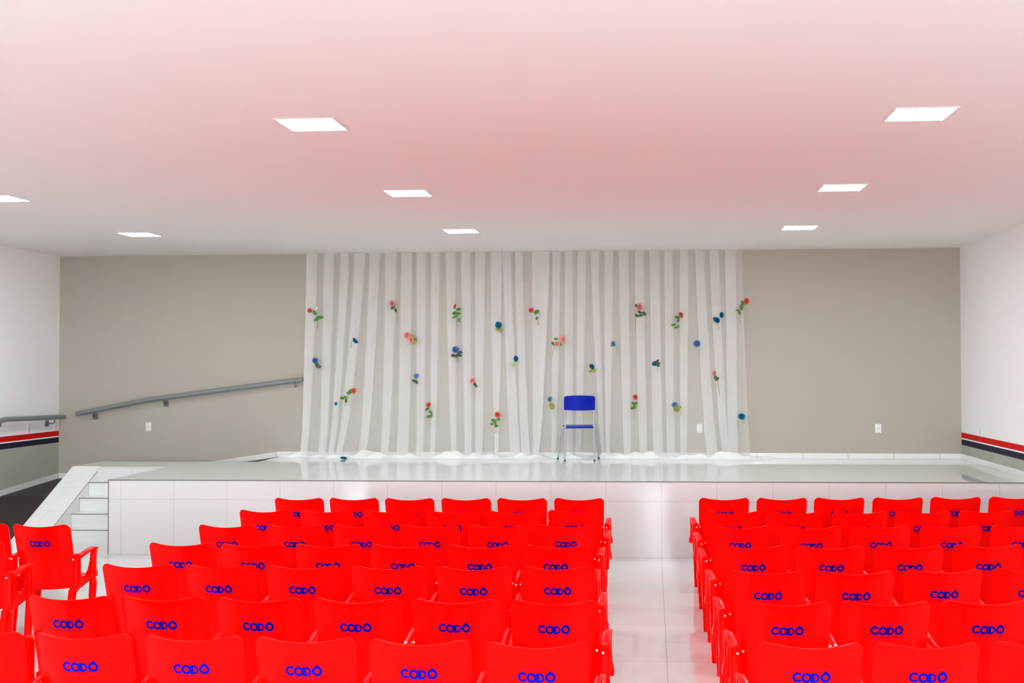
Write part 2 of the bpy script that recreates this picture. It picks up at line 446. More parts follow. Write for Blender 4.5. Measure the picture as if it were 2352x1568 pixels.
# ------------------------------------------------------------------ ceiling lights
LX = (-5.952, -2.1636, 1.6645); LY = (7.467, 10.493, 13.479)
def lamp(x, y, label):
    root = empty('ceiling_light', (x, y, HC)); tag(root, label, 'ceiling light', 'square recessed ceiling lights')
    bm = bmesh.new(); a, b, h = .195, .180, .007
    for q in ((-a, a, -a, -b), (-a, a, b, a), (-a, -b, -b, b), (b, a, -b, b)): box(bm, q[0], q[1], q[2], q[3], -h, -.0005)
    obj('frame', bm, 'frame', root)
    bm = bmesh.new(); box(bm, -b, b, -b, b, -.004, -.001); obj('diffuser', bm, 'diffuser', root)
LN = {(0, 1): 'square ceiling light cut by the left edge of the photo', (0, 2): 'square ceiling light nearest the left wall, over the stair',
      (1, 0): 'large square ceiling light left of centre, nearest the camera in its column', (1, 1): 'square ceiling light left of centre, middle one of its column of three',
      (1, 2): 'square ceiling light just in front of the curtain, farthest left of centre',
      (2, 0): 'largest square ceiling light, at the upper right', (2, 1): 'square ceiling light at the right, middle one of its column of three',
      (2, 2): 'square ceiling light at the right, farthest of its column, near the back wall'}
for i, x in enumerate(LX):
    for j, y in enumerate(LY):
        lamp(x, y, LN.get((i, j), 'square ceiling light beyond the left edge of the photo'))
    lamp(x, LY[0]-3.02, ('left', 'middle', 'right')[i]+' square ceiling light above the nearest rows, out of the photo')
    lamp(x, LY[0]-6.04, ('left', 'middle', 'right')[i]+' square ceiling light overhead beside the camera, out of the photo')

# ------------------------------------------------------------------ red armchair
ZB, ZT = .355, .863
def back_y(x, z):
    t = max(0., (z-.36)/.49); hw = .2275-.012*(1-t)
    u = x/hw
    return -.165-.125*(.6*t+.4*t*t)+(.050+.015*t)*u*u
def half_w(z): return .2275-.012*(1-min(1, max(0, (z-.36)/.49)))

def backrest_bm():
    bm = bmesh.new(); hw = .2275; r = .047
    xs = [hw-r+r*math.sin(a*PI/2/7) for a in range(8)]
    xs = [-x for x in xs[::-1]]+[-(hw-r)+2*(hw-r)*k/12 for k in range(1, 12)]+xs
    def ztop(x):
        u = x/hw; z = ZT+.001-.019*(1-min(1., abs(u)/.86)**2.0)
        k = abs(x)-(hw-r)
        if k > 0: z -= r-math.sqrt(max(0, r*r-k*k))
        return z
    nv = 14; front = []; back = []
    for i in range(nv+1):
        v = i/nv; fr = []; br = []
        for x in xs:
            zb = ZB+.012*(x/hw)**2; z = zb+(ztop(x)-zb)*(v**.85)
            xx = x*half_w(z)/hw; y = back_y(xx, z)
            fr.append((xx, y, z)); br.append((xx*.985, y+.017, z-.002))
        front.append(fr); back.append(br)
    es = solid(bm, front, back)
    bmesh.ops.bevel(bm, geom=es, offset=.005, segments=3, affect='EDGES', profile=.5, clamp_overlap=True)
    return bm

def on_back(x, z, d=.0012): return (x, back_y(x, z)-d, z)

def lettering_bm():
    """CODO with circumflex, chunky linked rounds"""
    bm = bmesh.new(); S = .000407; zc = .712
    def p(u, v, d): return bm.verts.new(on_back((u-752)*S, zc-(v-265)*S*1.03, d))
    def ring(cu, cv, ro, ri, a0, a1, d, n=28):
        A = [p(cu+ro*math.cos(a0+(a1-a0)*k/n), cv+ro*math.sin(a0+(a1-a0)*k/n), d) for k in range(n+1)]
        B = [p(cu+ri*math.cos(a0+(a1-a0)*k/n), cv+ri*math.sin(a0+(a1-a0)*k/n), d) for k in range(n+1)]
        for k in range(n): bm.faces.new((A[k], A[k+1], B[k+1], B[k]))
    ring(606, 263, 56, 27, .62, 2*PI-.62, .0010)
    ring(699, 268, 56, 26, 0, 2*PI, .0013)
    # D: bar and half round
    def quad(*q): bm.faces.new([p(u, v, .0016) for u, v in q])
    quad((742, 216), (782, 216), (782, 321), (742, 321))
    n = 20
    for k in range(n):
        a, b = -PI/2+PI*k/n, -PI/2+PI*(k+1)/n
        bm.faces.new([p(782+ro*math.cos(t)*sx_, 268.5+ro2*math.sin(t), .0016) for ro, ro2, sx_, t in ((55, 52.5, 1, a), (55, 52.5, 1, b), (32, 27, 1, b), (32, 27, 1, a))])
    ring(898, 265, 57, 26, 0, 2*PI, .0019)
    quad((872, 214), (893, 196), (908, 196), (903, 212)); quad((893, 196), (908, 196), (928, 210), (908, 213))
    return bm

def small_print_bm():
    bm = bmesh.new(); S = .000407; zc = .712
    cu = D.curves.new('t', 'FONT'); cu.body = 'PREFEITURA DE'; cu.size = 1; cu.align_x = 'CENTER'
    to = D.objects.new('t', cu); COL.objects.link(to)
    bpy.context.view_layer.update()
    me = D.meshes.new_from_object(to.evaluated_get(bpy.context.evaluated_depsgraph_get()))
    w = max(v.co.x for v in me.vertices)-min(v.co.x for v in me.vertices)
    k = .118/w
    vs = [bm.verts.new(on_back(v.co.x*k-.012, zc+.0315+v.co.y*.0135, .0012)) for v in me.vertices]
    for f in me.polygons:
        try: bm.faces.new([vs[i] for i in f.vertices])
        except ValueError: pass
    D.objects.remove(to); D.curves.remove(cu); D.meshes.remove(me)
    return bm

def fine_print_bm():
    bm = bmesh.new(); S = .000407; zc = .712
    # the line beneath is too worn to read: word-long runs of thin strokes
    x = -.080
    for nchar in (2, 0, 8, 0, 3, 0, 1, 0, 7):
        if nchar == 0: x += .007; continue
        for i in range(nchar):
            z0 = zc-.0385
            vv = [bm.verts.new(on_back(*q)) for q in ((x, z0), (x+.0040, z0), (x+.0040, z0+.0075), (x, z0+.0075))]; bm.faces.new(vv); x += .0062
    return bm

def seat_bm():
    bm = bmesh.new(); nx, ny = 14, 12; top = []; bot = []
    for j in range(ny+1):
        y = -.135+.345*j/ny; a = []; b = []
        for i in range(nx+1):
            u = -1+2*i/nx; x = u*.226
            z = .425-.012*(1-u*u)*math.sin(PI*min(1, max(0, (y+.18)/.36)))+.008*u*u
            if y > .15: z -= .5*(y-.15)**1.6
            a.append((x, y, z)); b.append((x, y, z-.014))
        top.append(a); bot.append(b)
    es = solid(bm, top, bot)
    bmesh.ops.bevel(bm, geom=es, offset=.004, segments=2, affect='EDGES')
    # side skirts, deep at the back and shallow in front
    for s in (-1, 1):
        lo = []; n = 12
        prof_t = [(-.13+.34*k/n, .434-.5*max(0, -.13+.34*k/n-.15)**1.6) for k in range(n+1)]
        prof_b = [(y, .315+.085*((y+.13)/.34)**.6) for y, _ in prof_t]
        prism(bm, prof_t+prof_b[::-1], 'X', s*.214, s*.2275)
    # front lip
    prism(bm, [(.196, .424), (.211, .417), (.209, .385), (.197, .388)], 'X', -.214, .214)
    return bm

def rear_leg_bm(s, wide):
    xo = .279 if wide else .2480; xi = .2255
    bm = bmesh.new(); S = []
    def sec(z, a, b, y0, y1, c=.006):
        return [(s*x, y, z) for x, y in ((a+c, y0), (b-c, y0), (b, y0+c), (b, y1), (a, y1), (a, y0+c))]
    S.append(sec(0, .195, .240, -.262, -.222)); S.append(sec(.10, .198, .243, -.252, -.210)); S.append(sec(.355, .206, .249, -.205, -.150))
    S.append(sec(.372, .215, xo-.002, -.205, -.148))
    for z in (.42, .48, .54, .58): S.append(sec(z, xi, xo, -.202-.03*(z-.40), -.152))
    R = (xo-xi)/2; m = (xo+xi)/2
    for a in range(0, 8):
        t = a/7*PI/2*.97
        S.append(sec(.605+R*1.05*math.sin(t), m-R*math.cos(t), m+R*math.cos(t), -.209-.01*a/7, -.158, min(.006, R*math.cos(t)*.5)))
    loft(bm, S); return bm

def front_leg_bm(s):
    bm = bmesh.new()
    def sec(z, a, b, y0, y1): return [(s*x, y, z) for x, y in ((a, y0), (b, y0), (b, y1), (a, y1))]
    loft(bm, [sec(0, .200, .240, .098, .128), sec(.012, .200, .240, .098, .130), sec(.36, .204, .248, .125, .172), sec(.41, .204, .2275, .12, .185)])
    bmesh.ops.bevel(bm, geom=[e for e in bm.edges], offset=.003, segments=1, affect='EDGES')
    return bm

def armrest_bm(s, wide):
    """flat band rising forward from the post to a thin tip, carried by a broad front support"""
    bm = bmesh.new()
    o0, o1 = (.277, .284) if wide else (.2470, .2480)
    def ring(y, z, ty, tz, xi, xo, h):
        ny, nz = -tz*h, ty*h; c = .004
        return [(s*xi, y+ny*.5, z+nz*.5), (s*(xi+c), y+ny, z+nz), (s*(xo-c), y+ny, z+nz), (s*xo, y+ny*.5, z+nz*.5), (s*xo, y-ny*.5, z-nz*.5), (s*(xo-c), y-ny, z-nz), (s*(xi+c), y-ny, z-nz), (s*xi, y-ny*.5, z-nz*.5)]
    path = [(-.172, .596, .011), (-.13, .603, .011), (-.07, .616, .010), (.0, .631, .009), (.055, .638, .008), (.092, .639, .007), (.112, .635, .005), (.120, .630, .003)]
    secs = []
    for i, (y, z, h) in enumerate(path):
        q, r = path[max(0, i-1)], path[min(len(path)-1, i+1)]
        L = math.hypot(r[0]-q[0], r[1]-q[1]); f = i/(len(path)-1)
        secs.append(ring(y, z, (r[0]-q[0])/L, (r[1]-q[1])/L, (.2255+.018*f) if wide else .222, o0+(o1-o0)*f, h))
    loft(bm, secs)
    # skirt hanging under the inner part of the band, and the front support
    sec = lambda z, y0, y1, xi, xo, c=.005: [(s*(xi+c), y0, z), (s*(xo-c), y0, z), (s*xo, y0+c, z), (s*xo, y1-c, z), (s*(xo-c), y1, z), (s*(xi+c), y1, z), (s*xi, y1-c, z), (s*xi, y0+c, z)]
    xi = .246 if wide else .222; xb = .293 if wide else .2485
    loft(bm, [sec(.634, .052, .108, xi, o1-.002), sec(.600, .054, .104, xi, o1-.004), sec(.54, .048, .098, xi-.004, o1-.004), sec(.48, .032, .094, xi-.010, o1), sec(.445, .016, .096, .226, xb), sec(.420, .004, .098, .222, xb)])
    return bm

def bolt_bm(x, y, z):
    bm = bmesh.new(); n = 12
    secs = [[(x+.0060*c*math.cos(2*PI*k/n), y-d, z+.0060*c*math.sin(2*PI*k/n)) for k in range(n)] for c, d in ((1, -.002), (1, .002), (.8, .004), (.4, .005))]
    loft(bm, secs); return bm

MESH = {}
def keep(key, bm, mat, smooth=40):
    o = obj(key, bm, mat, None, smooth); MESH[key] = o.data; D.objects.remove(o)
keep('backrest', backrest_bm(), 'red', 60)
keep('printed_name', lettering_bm(), 'blue_print'); keep('heading_print', small_print_bm(), 'dark_print'); keep('fine_print', fine_print_bm(), 'dark_print')
keep('seat', seat_bm(), 'red', 45)
for s in (-1, 1):
    for wd in (0, 1):
        keep('rear_leg%d%d' % (s, wd), rear_leg_bm(s, wd), 'red', 50); keep('armrest%d%d' % (s, wd), armrest_bm(s, wd), 'red', 50)
        keep('bolt%d%d' % (s, wd), bolt_bm(s*(.247 if wd else .2385), -.2120, .592), 'bolt')
    keep('front_leg%d' % s, front_leg_bm(s), 'red', 50)
    keep('back_bolt%d' % s, bolt_bm(s*.213, back_y(.213, .592)-.002, .592), 'bolt')

def part(name, key, parent, label=None):
    o = D.objects.new(name, MESH[key]); COL.objects.link(o); o.parent = parent
    if label: o['label'] = label
    return o
NCH = [0]
def armchair(x, y, rz, label, group, wl=0, wr=0):
    root = empty('plastic_armchair', (x, y, 0), rz); tag(root, label, 'chair', group)
    b = part('backrest', 'backrest', root)
    part('printed_name', 'printed_name', b, 'blue printed lettering CODÔ'); part('heading_print', 'heading_print', b, 'dark red heading above the lettering'); part('fine_print', 'fine_print', b, 'dark red worn line below the lettering')
    part('seat', 'seat', root)
    for s, wd in ((-1, wl), (1, wr)):
        part('armrest', 'armrest%d%d' % (s, wd), root); part('leg', 'rear_leg%d%d' % (s, wd), root); part('leg', 'front_leg%d' % s, root)
        part('bolt', 'bolt%d%d' % (s, wd), root, 'white bolt cap'); part('bolt', 'back_bolt%d' % s, root, 'white bolt cap')
    NCH[0] += 1
    return root

K = .9851; TOP = -.29            # chair tops sit .85 above the floor; the top edge is .29 behind the chair's origin
LB = [[(-3.242, 10.726), (-2.734, 10.752), (-2.22, 10.76), (-1.699, 10.787), (-1.187, 10.813), (-0.665, 10.839)],
      [(-3.25, 9.806), (-2.738, 9.833), (-2.2, 9.861), (-1.67, 9.859), (-1.152, 9.857), (-0.642, 9.928)],
      [(-3.235, 8.855), (-2.718, 8.883), (-2.205, 8.911), (-1.687, 8.939), (-1.167, 8.942), (-0.655, 9.007)],
      [(-3.223, 7.927), (-2.713, 7.916), (-2.197, 7.926), (-1.681, 7.935), (-1.16, 7.945), (-0.647, 7.974)],
      [(-3.139, 7.048), (-2.633, 7.062), (-2.114, 7.06), (-1.594, 7.075), (-1.07, 7.074), (-0.568, 7.119)],
      [(-3.07, 6.048), (-2.567, 6.055), (-2.048, 6.051), (-1.533, 6.059), (-1.019, 6.078), (-0.503, 6.075)],
      [(-3.09, 5.196), (-2.577, 5.186), (-2.059, 5.176), (-1.546, 5.174), (-1.025, 5.156), (-0.502, 5.132)]]
RB = [[(0.647, 10.923), (1.174, 10.95), (1.7, 10.995), (2.234, 11.039), (2.769, 11.102), (3.311, 11.166)],
      [(0.649, 9.893), (1.169, 9.92), (1.708, 9.978), (2.235, 10.035), (2.774, 10.093)],
      [(0.649, 9.017), (1.182, 9.022), (1.711, 9.099), (2.243, 9.128), (2.778, 9.181)],
      [(0.664, 8.028), (1.184, 8.039), (1.708, 8.087), (2.242, 8.155)],
      [(0.667, 7.04), (1.18, 7.056), (1.708, 7.145), (2.232, 7.205)],
      [(0.674, 6.113), (1.18, 6.154), (1.702, 6.207)],
      [(0.675, 5.204), (1.181, 5.236), (1.694, 5.283)]]
ROWN = ['front row nearest the stage', 'second row from the stage', 'third row from the stage', 'fourth row from the stage', 'fifth row from the stage', 'sixth row from the stage', 'last row nearest the camera']
SEATN = ['aisle seat', 'second seat from the centre aisle', 'third seat from the centre aisle', 'fourth seat from the centre aisle', 'fifth seat from the centre aisle', 'sixth seat from the centre aisle']
for i, row in enumerate(LB):
    n = len(row)
    for j, (x, y) in enumerate(row):
        armchair(x*K, y*K-TOP, random.uniform(-.006, .006), 'red plastic armchair, %s, %s, left block' % (SEATN[n-1-j], ROWN[i]),
                 'red armchairs left of the centre aisle', wl=int(j == 0), wr=int(j == n-1))
for i, row in enumerate(RB):
    for j, (x, y) in enumerate(row):
        armchair(x*K, y*K-TOP, .05+random.uniform(-.006, .006), 'red plastic armchair, %s, %s, right block' % (SEATN[j], ROWN[i]),
                 'red armchairs right of the centre aisle', wl=int(j == 0))
# three chairs of the block at the far left
G = 'red armchairs at the far left'
a = at(97, 1209, Z=.85)
a.x -= .039
armchair(a.x, a.y-TOP, -.02, 'red plastic armchair standing clear at the left, in front of the stair wall', G, wr=1)
armchair(a.x-.505, a.y-TOP+.02, 0., 'red plastic armchair cut by the left edge, beside the one before the stair', G)
c = at(20.5, 1327, Z=.592)
armchair(c.x-.267, c.y+.212, 0., 'red plastic armchair at the left edge showing only its right arm and legs', G, wr=1)

# ------------------------------------------------------------------ blue school chair on the stage
def blue_chair(x, y):
    root = empty('school_chair', (x, y, SZ), .11)
    tag(root, 'blue school chair with grey tube legs alone on the stage before the curtain', 'chair')
    # its back is to the hall: local -y is towards the camera
    hw = .203
    bm = bmesh.new(); xs = [-math.cos(PI*k/28) for k in range(29)]; fr = []; bk = []
    for i in range(9):
        v = i/8; a = []; b = []
        for u in xs:
            zt = .852-.012*u*u; 
            if abs(u) > .87: zt -= .028*(1-math.sqrt(max(0, 1-((abs(u)-.87)/.13)**2)))
            zb = .655+.008*u*u
            z = zb+(zt-zb)*v
            yy = -.185+.045*u*u-.02*v
            a.append((u*hw, yy, z)); b.append((u*hw, yy+.013, z))
        fr.append(a); bk.append(b)
    es = solid(bm, fr, bk); bmesh.ops.bevel(bm, geom=es, offset=.004, segments=2, affect='EDGES')
    obj('backrest', bm, 'blue', root, 60)
    bm = bmesh.new(); fr = []; bk = []
    for i in range(11):
        v = i/10; a = []; b = []
        for u in xs:
            y_ = -.165+.375*v; z = .455-.004*math.sin(PI*v)
            if v < .12: z -= .020*(1-v/.12)**2
            w_ = hw*(1.0 if v > .15 else .92+.08*v/.15)
            a.append((u*w_, y_, z)); b.append((u*w_, y_, z-.012))
        fr.append(a); bk.append(b)
    es = solid(bm, fr, bk); bmesh.ops.bevel(bm, geom=es, offset=.004, segments=2, affect='EDGES')
    obj('seat', bm, 'blue', root, 60)
    r = .0115
    for s in (-1, 1):
        bm = bmesh.new(); tube(bm, [(s*.194, -.175, .012), (s*.187, -.150, .42), (s*.184, -.140, .60), (s*.182, -.112, .70), (s*.180, -.108, .80)], r, 10)
        lg = obj('leg', bm, 'steel', root, 50)
        bm = bmesh.new(); tube(bm, [(s*.194, -.176, .0005), (s*.194, -.175, .020)], .0130, 10); obj('rubber_foot', bm, 'foot', lg, 50)
        bm = bmesh.new()
        tube(bm, [(s*.17, .165, .425)]+bend((s*.17, .165, .425), (s*.232, .165, .425), (s*.272, .185, .012), .06)+[(s*.272, .185, .012)], r, 10)
        lg = obj('leg', bm, 'steel', root, 50)
        bm = bmesh.new(); tube(bm, [(s*.2725, .186, .0005), (s*.2718, .185, .020)], .0130, 10); obj('rubber_foot', bm, 'foot', lg, 50)
    bm = bmesh.new()
    for s in (-1, 1): tube(bm, [(s*.178, -.15, .428), (s*.178, .17, .428)], r*.9, 8)
    for yy in (-.13, .165): tube(bm, [(-.19, yy, .424), (.19, yy, .424)], r*.9, 8)
    obj('seat_frame', bm, 'steel', root, 50)
blue_chair(-.952, 15.645)

# ------------------------------------------------------------------ curtains
YC = lambda x: yb(x)-.075
def px5(u): return 680+u*.33156
def px6(u): return 1200+u*.33156
def cx(px, y): return at(px, y, Y=15.90).x
L5 = [(68, 140, 35, 80), (190, 258, 160, 208), (305, 360, 232, 268), (403, 473, 290, 332), (507, 575, 440, 492), (617, 690, 590, 642), (727, 800, 700, 778), (833, 898, 833, 882), (935, 992, 930, 962), (1035, 1100, 1072, 1108), (1143, 1205, 1168, 1215), (1240, 1305, 1242, 1290), (1345, 1425, 1375, 1402), (1432, 1485, 1480, 1548), (1517, 1567, 1558, 1615), (1636, 1750, 1640, 1688)]
R6 = [(205, 262, 200, 232), (292, 347, 287, 345), (380, 440, 368, 405), (472, 527, 540, 565), (567, 628, 572, 605), (668, 735, 700, 752), (777, 840, 810, 862), (880, 948, 905, 972), (982, 1040, 1000, 1056), (1090, 1150, 1092, 1140), (1197, 1260, 1270, 1345), (1297, 1360, 1375, 1428), (1405, 1480, 1425, 1492)]
def bands(B, f): return [tuple(cx(f(b[i]), 580 if i < 2 else 1024) for i in range(4)) for b in B]
LBND, RBND = bands(L5, px5), bands(R6, px6)
def curtain(name, B, end, label, x0, dy, px0, px1, hem):
    """sheer cloth folded back on itself: one layer between the bands, three in them"""
    nodes = []          # (xtop, xbot, depth)
    nodes.append((x0[0], x0[1], .0))
    for k, (lt, rt, lb, rb) in enumerate(B):
        nodes += [(rt, rb, .0), (lt, lb, .010), ]
        nodes += [(lt+.001, lb+.001, .020)]
    nodes.append((end[0], end[1], .012))
    # walk: ... single layer to r (deep), back to l (middle), then forward again from l (front)
    path = []
    for k, nd in enumerate(nodes):
        if k:
            a = nodes[k-1]
            m = 5
            for i in range(1, m):
                t = i/m; path.append((a[0]+(nd[0]-a[0])*t, a[1]+(nd[1]-a[1])*t, a[2]+(nd[2]-a[2])*t))
        path.append(nd)
    bm = bmesh.new(); nz = 30; rows = []
    for i in range(nz+1):
        s = i/nz; z = HC-.004-(HC-SZ-.02)*s
        sb = (HC-z)/(HC-.93); g = min(1.03, sb)**1.35; fl = max(0, sb-.9)*1.0
        row = []
        for k, (xt, xb, d) in enumerate(path):
            x = xt+(xb-xt)*g
            wob = .004*math.sin(k*1.7+z*2.1)*s
            row.append(bm.verts.new((x+(xb-xt)*fl*.8, YC(x)-dy-d-.006*s*math.sin(x*9+1)+wob*.2-fl*.25, z)))
        rows.append(row)
    for A, Bq in zip(rows, rows[1:]):
        for k in range(len(A)-1): bm.faces.new((A[k], A[k+1], Bq[k+1], Bq[k]))
    cu = obj(name, bm, 'curtain', None, 40); tag(cu, label, 'curtain')
    # cloth gathered on the stage floor
    bm = bmesh.new(); xa, xb_ = cx(px0, 1045), cx(px1, 1045); n = 150; m = 12; rows = []
    rnd = random.Random(name)
    ph = [rnd.uniform(0, 6) for _ in range(8)]
    for i in range(n+1):
        t = i/n; x = xa+(xb_-xa)*t
        e_ = min(1, min(t, 1-t)*9)
        h = (.058+.022*math.sin(x*5.3+ph[0])+.018*math.sin(x*11.7+ph[1])+.010*math.sin(x*29+ph[2]))*(.25+.75*e_)
        dep = hem*(1+.25*math.sin(x*3.9+ph[3])+.16*math.sin(x*9+ph[4]))*(.4+.6*e_)
        row = []
        for j in range(m+1):
            v = j/m
            z = h*math.sin(PI*(.18+.82*v)**.8)*(1+.2*math.sin(x*21+v*7+ph[5])*math.sin(v*PI))
            y = YC(x)-.02-dep*v+.01*math.sin(x*23+v*5+ph[6])
            row.append(bm.verts.new((x, y, SZ+.001+max(0, z) if j < m else SZ+.001)))
        rows.append(row)
    for A, Bq in zip(rows, rows[1:]):
        for k in range(m): bm.faces.new((A[k], A[k+1], Bq[k+1], Bq[k]))
    o = obj('gathered_hem', bm, 'pool', cu, 70)
    return cu
curtain('curtain', RBND, (cx(px6(1522), 580), cx(px6(1575), 1024)), 'right sheer white curtain hanging in folds behind the blue chair', (cx(px6(150), 580), cx(px6(90), 1024)), 0., 1255, 1775, .070)
curtain('curtain', LBND, (cx(px6(190), 580), cx(px6(124), 1024)), 'left sheer white curtain, the wider one, overlapping the other at its right edge', (cx(px5(66), 580), cx(px5(33), 1024)), .035, 640, 1262, .16)

# ------------------------------------------------------------------ artificial roses
def rose_bm(seed, open_=1.):
    """layered petals round +Z' axis = towards the hall (local -Y), radius about 1"""
    bm = bmesh.new(); rnd = random.Random(seed)
    def petal(ang, tilt, base, length, width, curl):
        nu, nv = 5, 5; G = []
        for i in range(nv+1):
            v = i/nv; row = []
            for j in range(nu+1):
                u = -1+2*j/nu
                wv = width*(.35+.75*math.sin(PI*min(1, .15+.72*v)))*(1 if v < .9 else .92)
                rad = base+length*v*math.sin(tilt)+curl*v*v*.5
                hgt = length*v*math.cos(tilt)-curl*max(0, v-.7)*1.2
                a = ang+u*wv
                row.append(bm.verts.new((rad*math.cos(a), -hgt+.25, rad*math.sin(a))))
            G.append(row)
        for A, B in zip(G, G[1:]):
            for k in range(nu): bm.faces.new((A[k], A[k+1], B[k+1], B[k]))
    for n, tilt, base, L, w, c in ((2, .04, .05, 1.12, 1.5, .02), (3, .12, .13, 1.10, 1.15, .06), (4, .30, .20, 1.02, .95, .14), (4, .55*open_, .26, .98, .85, .22), (5, .90*open_, .30, .86, .72, .32)):
        o = rnd.uniform(0, 6)
        for k in range(n): petal(o+2*PI*k/n+rnd.uniform(-.15, .15), tilt+rnd.uniform(-.12, .12), base, L*rnd.uniform(.84, 1.12), w*rnd.uniform(.85, 1.1), c)
    # calyx cup behind the petals
    return bm
ROSE = []
for k in range(4):
    o = obj('rose', rose_bm(k, (1, .9, 1.1, .8)[k]), 'red_petal', None, 50); ROSE.append(o.data); D.objects.remove(o)
PETALM = {}
def rose_mesh(k, mat):
    key = (k, mat)
    if key not in PETALM:
        me = ROSE[k].copy(); me.materials.clear(); me.materials.append(M[mat]); PETALM[key] = me
    return PETALM[key]
LEAFM = {}
def leaf_mesh(mat):
    if mat not in LEAFM:
        bm = bmesh.new(); n = 8; L = []; C = []; R = []
        for i in range(n+1):
            t = i/n; w = .30*math.sin(PI*t**.85)**.9 if 0 < i < n else 0.0
            C.append(bm.verts.new((t, .06*t*t, 0))); 
            L.append(bm.verts.new((t, -.07*math.sin(PI*t)+.06*t*t, w)) if 0 < i < n else C[-1]); R.append(bm.verts.new((t, -.07*math.sin(PI*t)+.06*t*t, -w)) if 0 < i < n else C[-1])
        for i in range(n):
            for S in (L, R):
                q = [C[i], C[i+1], S[i+1], S[i]]; u = []
                for v in q:
                    if v not in u: u.append(v)
                if len(u) >= 3: bm.faces.new(u)
        o = obj('leaf', bm, mat, None, 60); LEAFM[mat] = o.data; D.objects.remove(o)
    return LEAFM[mat]

def flower(crop, blooms, stem, leaves, petal, leafm, label, group, r=17, depth=.115, lsz=30):
    f = px5 if crop == 5 else px6
    YY = 15.985-depth
    def P(u, v): return at(f(u), 560+v*.33163, Y=YY+.0)
    o = P(*blooms[0][:2])
    root = empty('artificial_rose', o); tag(root, label, 'flower', group)
    k = .33156/168.
    for i, b in enumerate(blooms):
        rr = (b[2] if len(b) > 2 else r)*k
        ob = D.objects.new('bloom', rose_mesh(random.randrange(4), petal)); COL.objects.link(ob); ob.parent = root
        ob.location = P(b[0], b[1])-o+Vector((0, -.012, 0)); ob.scale = (rr/1.02, rr/(1.3 if depth > .13 else 5.), rr/1.02)
        ob.rotation_euler = (random.uniform(-.75, .3), random.uniform(0, 6), random.uniform(-.7, .7))
    pts = []
    if stem:
        pts = [P(*blooms[0][:2])-o]+[P(*q)-o for q in stem]
        if len(pts) == 2: pts.insert(1, pts[0].lerp(pts[1], .5)+Vector((random.uniform(-.006, .006), 0, 0)))
        # smooth
        dense = []
        for i in range(len(pts)-1):
            p0, p1, p2, p3 = pts[max(0, i-1)], pts[i], pts[i+1], pts[min(len(pts)-1, i+2)]
            for t in (0, .25, .5, .75):
                dense.append(.5*((2*p1)+(p2-p0)*t+(2*p0-5*p1+4*p2-p3)*t*t+(3*p1-p0-3*p2+p3)*t**3))
        dense.append(pts[-1]); pts = dense
        bm = bmesh.new(); tube(bm, pts, .0030, 6); obj('stem', bm, 'stem', root, 60)
        for b in blooms[1:]:
            q = P(b[0], b[1])-o; near = min(pts[2:], key=lambda p: (p-q).length)
            bm = bmesh.new(); tube(bm, [q, near], .0028, 6); obj('stem', bm, 'stem', root, 60)
    for lf in leaves:
        c = P(lf[0], lf[1])-o; ln = (lf[2] if len(lf) > 2 else lsz)*k*1.12
        near = min(pts, key=lambda p: (p-c).length) if pts else Vector((0, 0, 0))
        d = c-near; d.y = 0
        if d.length < .012: d = Vector((random.choice((-.6, .6)), 0, 1))
        d.normalize()
        lo = D.objects.new('leaf', leaf_mesh(leafm)); COL.objects.link(lo); lo.parent = root
        lo.location = c-d*ln*.5+Vector((0, -.006-random.uniform(0, .008), 0))
        lo.rotation_euler = (random.uniform(-.35, .35), -math.atan2(d.z, d.x), random.uniform(-.25, .25)); lo.scale = (ln, ln, ln)
    return root, P, o

